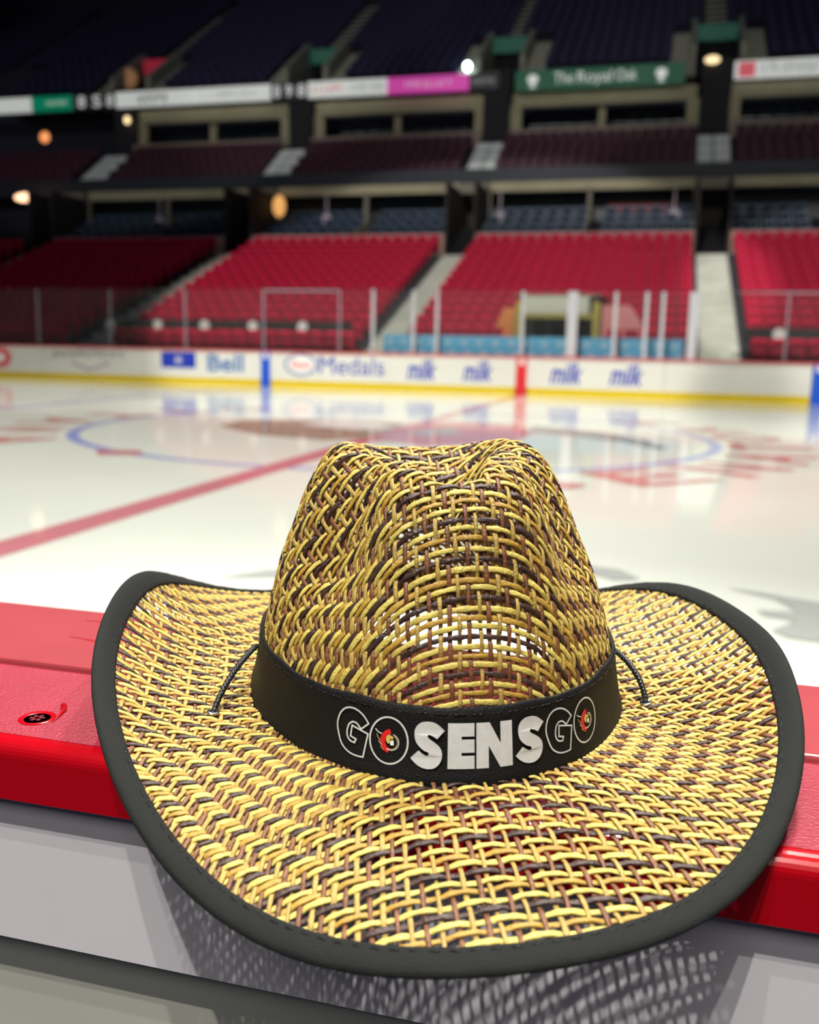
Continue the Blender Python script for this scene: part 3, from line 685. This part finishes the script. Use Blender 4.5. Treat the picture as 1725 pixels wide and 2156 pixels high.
STRAW = []
def straw(name, col, var, rough=.42):
    m = mat(name, col, rough=rough, spec=.45, bump=.9, bscale=1100)
    nt = m.node_tree; b = nt.nodes['Principled BSDF']; tc = nt.nodes.new('ShaderNodeTexCoord'); n = nt.nodes.new('ShaderNodeTexNoise')
    n.inputs['Scale'].default_value = 260; n.inputs['Detail'].default_value = 3; nt.links.new(tc.outputs['Object'], n.inputs['Vector'])
    r = nt.nodes.new('ShaderNodeValToRGB'); r.color_ramp.elements[0].position = .3; r.color_ramp.elements[1].position = .75
    r.color_ramp.elements[0].color = (*[c*(1-var) for c in col], 1); r.color_ramp.elements[1].color = (*[min(1, c*(1+var)) for c in col], 1)
    nt.links.new(n.outputs['Fac'], r.inputs[0]); nt.links.new(r.outputs[0], b.inputs['Base Color'])
    b.inputs['Subsurface Weight'].default_value = 0
    STRAW.append(m)
straw('straw_light', (.60, .48, .11), .18); straw('straw_dark', (.05, .026, .022), .35, .35); straw('straw_tan', (.42, .25, .04), .22)
straw('straw_gold', (.42, .28, .07), .2); straw('straw_brown', (.18, .07, .03), .3, .38)

PU, PV = .00455*KS, .00362*KS        # warp and weft pitch
UMAX, VMAX = .262, .270
AMP = .00060
class Strands:
    def __init__(s): s.V = []; s.F = []; s.M = []; s.n = 0
    def add(s, P, N, w, h, mi):
        n = len(P)
        if n < 3: return
        T = np.gradient(P, axis=0); T /= np.linalg.norm(T, axis=1)[:, None]+1e-12
        S = np.cross(T, N); S /= np.linalg.norm(S, axis=1)[:, None]+1e-12; N2 = np.cross(S, T)
        K = 8; a = (np.arange(K)+.5)*2*math.pi/K
        V = P[:, None, :]+S[:, None, :]*(np.sign(np.cos(a))*np.abs(np.cos(a))**.6)[None, :, None]*w[:, None, None]+N2[:, None, :]*((np.sign(np.sin(a))*np.abs(np.sin(a))**.8)[None, :, None]*h)
        s.V.append(V.reshape(-1, 3))
        i = np.arange(n-1)[:, None]*K; k = np.arange(K)[None, :]; k2 = (k+1) % K
        F = np.stack([i+k, i+k2, i+K+k2, i+K+k], -1).reshape(-1, 4)+s.n
        s.F.append(F); s.M.append(np.full(len(F), mi)); s.n += n*K
    def build(s, name, parent):
        V = np.concatenate(s.V); F = np.concatenate(s.F); M = np.concatenate(s.M)
        me = bpy.data.meshes.new(name); me.vertices.add(len(V)); me.vertices.foreach_set('co', V.ravel())
        me.loops.add(F.size); me.loops.foreach_set('vertex_index', F.ravel().astype(np.int32))
        me.polygons.add(len(F)); me.polygons.foreach_set('loop_start', np.arange(0, F.size, 4, dtype=np.int32)); me.polygons.foreach_set('loop_total', np.full(len(F), 4, dtype=np.int32))
        for m in STRAW: me.materials.append(m)
        me.polygons.foreach_set('material_index', M.astype(np.int32)); me.polygons.foreach_set('use_smooth', np.ones(len(F), dtype=bool))
        me.update(); me.validate()
        o = bpy.data.objects.new(name, me); COL.objects.link(o); o.parent = parent; return o

hat = empty('cowboy_hat', tuple(HO)); hat.rotation_mode = 'XYZ'
cz, sz, cp_, sp_, cr, sr = math.cos(HYAW), math.sin(HYAW), math.cos(HPIT), math.sin(HPIT), math.cos(HROL), math.sin(HROL)
RM = np.array([[cz, -sz, 0], [sz, cz, 0], [0, 0, 1]]) @ np.array([[1, 0, 0], [0, cp_, -sp_], [0, sp_, cp_]]) @ np.array([[cr, 0, sr], [0, 1, 0], [-sr, 0, cr]])
hat.rotation_euler = Matrix(RM.tolist()).to_euler('XYZ')
tag(hat, 'woven straw cowboy hat with black band and curled brim, resting on the red ledge', 'hat')

crownS, brimS = Strands(), Strands()
nU, nV = int(UMAX/PU), int(VMAX/PV)
def run_family(kind):
    idx = range(-nV, nV) if kind == 'weft' else range(-nU, nU)
    sub = 3
    if kind == 'weft': q = (np.arange(-nU*sub, nU*sub+1)/sub)*PU
    else: q = (np.arange(-nV*sub, nV*sub+1)/sub)*PV
    I, Q = np.meshgrid(np.array(list(idx)), q, indexing='ij')
    jit = rng.normal(0, .07, len(I))[:, None]
    pitch = PV if kind == 'weft' else PU
    wob = .07*np.sin(Q*90+rng.uniform(0, 6, len(I))[:, None])
    cen = (I+.5+jit+wob)*pitch
    U, V = (Q, cen) if kind == 'weft' else (cen, Q)
    shp = U.shape; p, t = inv(U.ravel(), V.ravel())
    uu, vv = cloth(p, t); cu = np.abs(uu-U.ravel()) < 3e-4; cv = np.abs(vv-V.ravel()) < 3e-4
    ok = (cu & cv & (t < 1.97)).reshape(shp)
    P = surf(p, t); N = nrm(p, t)
    P = P.reshape(*shp, 3); N = N.reshape(*shp, 3); t = t.reshape(shp); p = p.reshape(shp)
    # weave height: +1 weft over, -1 under ; smooth between crossings
    def over(i, j): return np.where(np.mod(j-i, 4) < 2, 1., -1.)
    if kind == 'weft':
        f = Q/PU-.5; j0 = np.floor(f); fr = f-j0; a, c = over(I, j0), over(I, j0+1)
    else:
        f = Q/PV-.5; j0 = np.floor(f); fr = f-j0; a, c = -over(j0, I), -over(j0+1, I)
    sm_ = fr*fr*(3-2*fr); hgt = AMP*(a+(c-a)*sm_)
    P = P+N*hgt[..., None]
    for r in range(len(I)):
        i = I[r, 0]
        if kind == 'weft': mi = [0, 1, 0, 2][int(i) % 4]
        else: mi = [3, 4][int(i) % 2]
        w0 = (.00108 if kind == 'weft' else .00088)*KS*(1+rng.normal(0, .08))
        if mi == 1: w0 *= .95
        w = w0*(1+.10*np.sin(Q[r]*900+r)+rng.normal(0, .06, shp[1]))
        for S, sel in ((crownS, ok[r] & (t[r] < 1.0)), (brimS, ok[r] & (t[r] >= .985))):
            k = np.flatnonzero(sel)
            if len(k) < 3: continue
            for seg in np.split(k, np.flatnonzero(np.diff(k) > 1)+1):
                if len(seg) < 3: continue
                jump = np.linalg.norm(np.diff(P[r, seg], axis=0), axis=1)
                for sg_ in np.split(seg, np.flatnonzero(jump > .012)+1):
                    S.add(P[r, sg_], N[r, sg_], w[sg_], .00050 if kind == 'weft' else .00044, mi)
run_family('weft'); run_family('warp')
crownS.build('crown', hat)['label'] = 'open twill-woven crown of yellow and brown paper straw'
brimS.build('brim', hat)['label'] = 'wide woven brim curled up at both sides'

# ---- brim binding
BIND = mat('binding_black', (.009, .010, .009), rough=.8, spec=.25, bump=.8, bscale=1800)
BAND = mat('band_black', (.004, .004, .0045), rough=.6, spec=.25)
nt = BAND.node_tree; bb = nt.nodes['Principled BSDF']; tc = nt.nodes.new('ShaderNodeTexCoord'); mp = nt.nodes.new('ShaderNodeMapping'); mp.inputs['Scale'].default_value = (1, 1, 1)
vo = nt.nodes.new('ShaderNodeTexVoronoi'); vo.inputs['Scale'].default_value = 1500
nt.links.new(tc.outputs['Object'], vo.inputs['Vector']); bp = nt.nodes.new('ShaderNodeBump'); bp.inputs['Strength'].default_value = .7; bp.inputs['Distance'].default_value = .0003
nt.links.new(vo.outputs['Distance'], bp.inputs['Height']); nt.links.new(bp.outputs['Normal'], bb.inputs['Normal'])
n = 360; ph = np.linspace(-math.pi, math.pi, n, endpoint=False)
sec = [(-.0078, .0010), (-.0078, .0016), (-.0068, .0019), (-.0030, .0019), (-.0005, .0017), (.0008, .0008), (.0011, 0), (.0008, -.0008), (-.0005, -.0017), (-.0030, -.0019), (-.0068, -.0019), (-.0078, -.0016)]
E_ = surf(ph, np.full(n, 2.0)); E1 = surf(ph, np.full(n, 1.93)); D = E_-E1; D /= np.linalg.norm(D, axis=1)[:, None]; NN = nrm(ph, np.full(n, 1.97))
b = MB(); vs = []
for a, c in sec:
    Lh = L_edge(ph)
    base = surf(ph, 2.0+a/Lh) if a < 0 else E_+D*a
    wav = 1+.06*np.sin(ph*57)+.05*np.sin(ph*131+1)
    vs.append(base+NN*(c*wav)[:, None])
V = np.stack(vs, 1).reshape(-1, 3); m_ = len(sec)
b.add(V, [(i*m_+k, i*m_+(k+1) % m_, ((i+1) % n)*m_+(k+1) % m_, ((i+1) % n)*m_+k) for i in range(n) for k in range(m_)])
bind = b.build('brim_binding', BIND, hat, smooth=True); bind['label'] = 'black cloth tape bound over the brim edge'
b = MB()
st = surf(ph, 2.0-.0062/L_edge(ph))+NN*.0020
for i in range(0, n):
    if i % 2 == 0: b.tube([st[i], st[i]+(st[(i+1) % n]-st[i])*.8+NN[i]*.0001, st[(i+1) % n]], .00016, 5)
b.build('stitching', mat('thread_black', (.01, .01, .012), rough=.4), bind, smooth=True)

# ---- hat band
BH = .0275
def bandpt(p, h, off=.0027):
    t = np.interp(-np.asarray(h)/HC, -ZET[::-1][::-1], TT) if False else np.interp(np.asarray(h)/HC, ZET[::-1][:200], TT[::-1][:200])
    q = surf(p, np.minimum(t, .999)); nx, ny = np.sin(p)/A_, -np.cos(p)/B_; nn = np.hypot(nx, ny)
    q = np.array(q); q[..., 0] += nx/nn*off; q[..., 1] += ny/nn*off; q[..., 2] = h
    return q
n = 220; ph = np.linspace(-math.pi, math.pi, n, endpoint=False)
rows = [(.0275, .0014), (.0281, .0024), (.0275, .0030), (.024, .0029), (.019, .0027), (.013, .0027), (.007, .0029), (.003, .0034), (-.0005, .0042), (-.0012, .0040), (-.0010, .0030)]
b = MB(); vs = []
for h, off in rows:
    wav = .0003*np.sin(ph*9)+.0002*np.sin(ph*23+2)
    vs.append(bandpt(ph, np.full(n, h)+wav*(1 if h > .02 else .5), off+.0002*np.sin(ph*13)))
V = np.stack(vs, 1).reshape(-1, 3); m_ = len(rows)
b.add(V, [(i*m_+k, i*m_+k+1, ((i+1) % n)*m_+k+1, ((i+1) % n)*m_+k) for i in range(n) for k in range(m_-1)])
band = b.build('hat_band', BAND, hat, smooth=True); band['label'] = 'black grosgrain hat band with white lettering'
b = MB(); q = bandpt(ph, np.full(n, .0256), .0031)
for i in range(0, n):
    if i % 3: b.tube([q[i], q[(i+1) % n]], .00017, 5)
b.build('band_stitching', MATS['thread_black'], band, smooth=True)

# ---- lettering on the band; text coordinates: x in degrees of azimuth, y in metres of height
def ribbon(b, pts, wl, closed=False, off=.0033, mi=0, caps=True):
    """flat strip along pts (deg, m); wl half width in metres; mapped on to the band"""
    P = np.array(pts, float); K = .086*math.pi/180
    X = P.copy(); X[:, 0] *= K
    # subdivide
    out = []
    m = len(X)
    for i in range(m if closed else m-1):
        a, c = X[i], X[(i+1) % m]; k = max(1, int(np.linalg.norm(c-a)/.0012))
        for s in range(k): out.append(a+(c-a)*s/k)
    if not closed: out.append(X[-1])
    X = np.array(out); m = len(X); Ls, Rs = [], []
    for i in range(m):
        a = X[(i-1) % m] if (closed or i) else X[i]; c = X[(i+1) % m] if (closed or i < m-1) else X[i]
        d1 = X[i]-a; d2 = c-X[i]; l1, l2 = np.linalg.norm(d1), np.linalg.norm(d2)
        if l1 < 1e-9: d1 = d2
        if l2 < 1e-9: d2 = d1
        d1 = d1/np.linalg.norm(d1); d2 = d2/np.linalg.norm(d2); nn = np.array([-(d1+d2)[1], (d1+d2)[0]]); nn /= np.linalg.norm(nn)+1e-9
        cs = max(.45, nn@np.array([-d1[1], d1[0]]))
        Ls.append(X[i]+nn*wl/cs); Rs.append(X[i]-nn*wl/cs)
    Q = np.array(Ls+[(l+r_)/2 for l, r_ in zip(Ls, Rs)]+Rs)
    V = bandpt(Q[:, 0]/.086, Q[:, 1], off)
    fs = []
    for i in range(m if closed else m-1):
        j = (i+1) % m; fs += [(i, j, m+j, m+i), (m+i, m+j, 2*m+j, 2*m+i)]
    b.add(V, fs, mi)
    return np.array(Ls), np.array(Rs)
def arc(cx, cy, rx, ry, a0, a1, n=18): return [(cx+rx*math.cos(math.radians(a)), cy+ry*math.sin(math.radians(a))) for a in np.linspace(a0, a1, n)]
LETW = mat('print_white', (.56, .56, .55), rough=.55, noise=.06, nscale=300); LETC = mat('print_outline', (.6, .62, .59), rough=.5)
HY0, HY1 = .0058, .0226; HM = (HY0+HY1)/2; HH = HY1-HY0
K_ = .086*math.pi/180
S_PTS = [(1378,415),(1330,460),(1285,505),(1230,478),(1180,462),(1165,480),(1185,505),(1260,545),(1320,590),(1348,650),(1340,720),(1300,780),(1240,815),(1160,822),(1080,805),(1010,765),(960,720),(1010,677),(1060,635),(1110,668),(1160,685),(1185,672),(1180,650),(1110,625),(1040,570),(1008,510),(1004,430),(1040,370),(1100,337),(1190,328),(1280,348)]
G_PTS = [(445,290),(365,365),(310,315),(260,310),(222,345),(205,420),(215,480),(250,515),(300,525),(315,485),(250,465),(260,350),(445,400),(405,655),(320,657),(230,635),(150,570),(103,460),(83,360),(108,255),(165,188),(240,165),(320,180),(390,225)]
def trace(pts, x0, x1, y0, y1):
    P = np.array(pts, float); a, b_ = P.min(0), P.max(0)
    n = len(P); cor = []
    for i in range(n):
        d1 = P[i]-P[i-1]; d2 = P[(i+1) % n]-P[i]; cs = d1@d2/(np.linalg.norm(d1)*np.linalg.norm(d2)); cor.append(cs < .72)
    out = []
    for i in range(n):
        p1, p2 = P[i], P[(i+1) % n]; p0 = 2*p1-p2 if cor[i] else P[i-1]; p3 = 2*p2-p1 if cor[(i+1) % n] else P[(i+2) % n]
        for t in ((0,) if cor[i] and cor[(i+1) % n] else (0, .34, .67)):
            out.append(.5*(2*p1+(p2-p0)*t+(2*p0-5*p1+4*p2-p3)*t*t+(3*p1-p0-3*p2+p3)*t**3))
    P = np.array(out)
    return [(x0+(x1-x0)*(p[0]-a[0])/(b_[0]-a[0]), y1-(y1-y0)*(p[1]-a[1])/(b_[1]-a[1])) for p in P]
def S_letter(x0, x1):
    from mathutils.geometry import tessellate_polygon
    q = trace(S_PTS, x0, x1, HY0-.0002, HY1+.0004)
    tri = tessellate_polygon([[Vector((p[0]*K_, p[1], 0)) for p in q]])
    Q = np.array(q); b = MB(); b.add(bandpt(np.radians(Q[:, 0]), Q[:, 1], .0037), [tuple(t) for t in tri]); return b
def fillpoly(polys):
    """each polygon a quad (deg,m); bilinear subdivided"""
    b = MB()
    for q in polys:
        q = np.array(q, float); n1, n2 = 8, 4; s, t = np.meshgrid(np.linspace(0, 1, n1), np.linspace(0, 1, n2))
        Q = (q[0]*((1-s)*(1-t))[..., None]+q[1]*(s*(1-t))[..., None]+q[2]*(s*t)[..., None]+q[3]*((1-s)*t)[..., None]).reshape(-1, 2)
        b.add(bandpt(np.radians(Q[:, 0]), Q[:, 1], .0033), [(j*n1+i, j*n1+i+1, (j+1)*n1+i+1, (j+1)*n1+i) for j in range(n2-1) for i in range(n1-1)])
    return b
LW = HH*.29
def rect(x0, x1, y0, y1): return [(x0, y0), (x1, y0), (x1, y1), (x0, y1)]
S_letter(-17.2, -8.7).build('letter', LETW, band, smooth=True)
x0, x1 = -7.9, -1.1; st_ = 3.5
fillpoly([rect(x0, x0+st_, HY0, HY1), rect(x0+st_, x1, HY0, HY0+LW), rect(x0+st_, x1, HM-LW/2, HM+LW/2), rect(x0+st_, x1, HY1-LW, HY1)]).build('letter', LETW, band)
x0, x1 = -.6, 9.0; st_ = 3.2
fillpoly([rect(x0, x0+st_, HY0, HY1), rect(x1-st_, x1, HY0, HY1), [(x1-st_-.15, HY0), (x1-.01, HY0), (x0+st_+.3, HY1), (x0+.01, HY1)]]).build('letter', LETW, band)
S_letter(9.7, 18.3).build('letter', LETW, band, smooth=True)
def G_letter(x0, x1, dy):
    b = MB(); ribbon(b, trace(G_PTS, x0, x1, HY0-.0004+dy, HY1+.0002+dy), .00030, closed=True, off=.0034); return b
G_letter(-37.6, -28.6, .0006).build('letter', LETC, band)
G_letter(19.1, 28.2, .0002).build('letter', LETC, band)
def logo(cx, sx=1.0):
    b = MB()
    ribbon(b, arc(cx, HM, 5.0*sx, .0086, 0, 360, 49)[:-1], .00032, closed=True, off=.0034); o = b.build('letter', LETC, band)
    cols = [mat('crest_red', (.62, .01, .015), rough=.5), mat('crest_gold', (.62, .44, .10), rough=.5), mat('crest_white', (.8, .8, .8), rough=.5), mat('crest_black', (.004, .004, .004), rough=.5)]
    c = MB()
    ribbon(c, arc(cx+.7, HM-.0002, 2.2, .0036, 95, 255, 16), .00095, off=.0035, mi=0)
    ribbon(c, arc(cx+.6, HM-.0004, 2.1, .0030, 75, -120, 26), .00013, off=.0035, mi=2)
    ribbon(c, arc(cx+.5, HM-.0004, 1.85, .0026, 60, -110, 26), .00010, off=.0035, mi=1)
    ribbon(c, arc(cx+.6, HM+.0006, .75, .0011, 100, 250, 10), .00075, off=.0036, mi=1)
    ribbon(c, [(cx+.4, HM+.0016), (cx+1.2, HM+.0012)], .00055, off=.0037, mi=1)
    ribbon(c, [(cx+1.0, HM+.0004), (cx+1.1, HM-.0014)], .00055, off=.0037, mi=2)
    ribbon(c, [(cx+.55, HM-.0002), (cx+.8, HM-.0014)], .00020, off=.0038, mi=2)
    ribbon(c, [(cx-3.6, HM+.0036), (cx-2.8, HM+.0026), (cx-1.8, HM+.0022)], .00016, off=.0035, mi=2)
    ribbon(c, [(cx-3.2, HM+.0018), (cx-2.6, HM+.0002), (cx-1.6, HM-.0008)], .00013, off=.0035, mi=1)
    ribbon(c, [(cx-2.6, HM-.0006), (cx-1.8, HM-.0018), (cx-1.0, HM-.0022)], .00013, off=.0035, mi=2)
    ribbon(c, [(cx-2.0, HM-.0024), (cx-1.2, HM-.0036), (cx-.2, HM-.0040)], .00011, off=.0035, mi=1)
    c.build('crest', cols, band)['label'] = 'small red and gold helmet crest'
logo(-23.0, 1.0); logo(34.0, .98)

# ---- chin cord and eyelets
CORD = mat('cord_black', (.008, .008, .010), rough=.35)
def braided(pts, name, lab):
    pts = np.array(pts, float); d = np.r_[0, np.cumsum(np.linalg.norm(np.diff(pts, axis=0), axis=1))]
    m = 80; tq = np.linspace(0, 1, m)[:, None]; C = (1-tq)**3*pts[0]+3*tq*(1-tq)**2*pts[1]+3*tq*tq*(1-tq)*pts[2]+tq**3*pts[3]; s = np.linspace(0, d[-1], m)
    b = MB(); T = np.gradient(C, axis=0); T /= np.linalg.norm(T, axis=1)[:, None]; S = np.cross(T, [0, 0, 1.]); S /= np.linalg.norm(S, axis=1)[:, None]; U = np.cross(S, T)
    for k in range(4):
        a = s/.0042*2*math.pi*(1 if k % 2 else -1)+k*math.pi/2
        b.tube(C+S*(np.cos(a)*.00068)[:, None]+U*(np.sin(a)*.00068)[:, None], .00078, 7)
    o = b.build(name, CORD, hat, smooth=True); o['label'] = lab
def hpt(p, t, up_=0): q = surf(np.array([p]), np.array([t]))[0]; return q+nrm(np.array([p]), np.array([t]))[0]*up_
def eyelet(p, t):
    c = hpt(p, t, .0014); N = nrm(np.array([p]), np.array([t]))[0]; a = np.cross(N, [1, 0, 0]); a /= np.linalg.norm(a); e = np.cross(N, a)
    b = MB(); b.tube([c+.0022*(a*math.cos(k*math.pi/10)+e*math.sin(k*math.pi/10)) for k in range(20)], .00065, 8, closed=True)
    b.build('eyelet', mat('eyelet_chrome', (.8, .8, .8), rough=.2, metal=1), hat, smooth=True)['label'] = 'small chrome eyelet'
    return c
EL = (-1.28, 1.33); ER = (1.17, 1.20)
c = eyelet(*EL); s0 = bandpt(np.array([-1.62]), np.array([.017]), .0035)[0]
braided([s0, s0*.66+c*.34+np.array([0, 0, .004]), c*.8+s0*.2+np.array([0, 0, .006]), c+np.array([0, 0, -.001])], 'chin_cord', 'left braided black cord')
c = eyelet(*ER); s0 = bandpt(np.array([1.45]), np.array([.016]), .0035)[0]
braided([s0, s0*.55+c*.45+np.array([0, 0, .008]), c*.95+s0*.05+np.array([0, 0, .009]), c+np.array([0, 0, -.001])], 'chin_cord', 'right braided black cord')
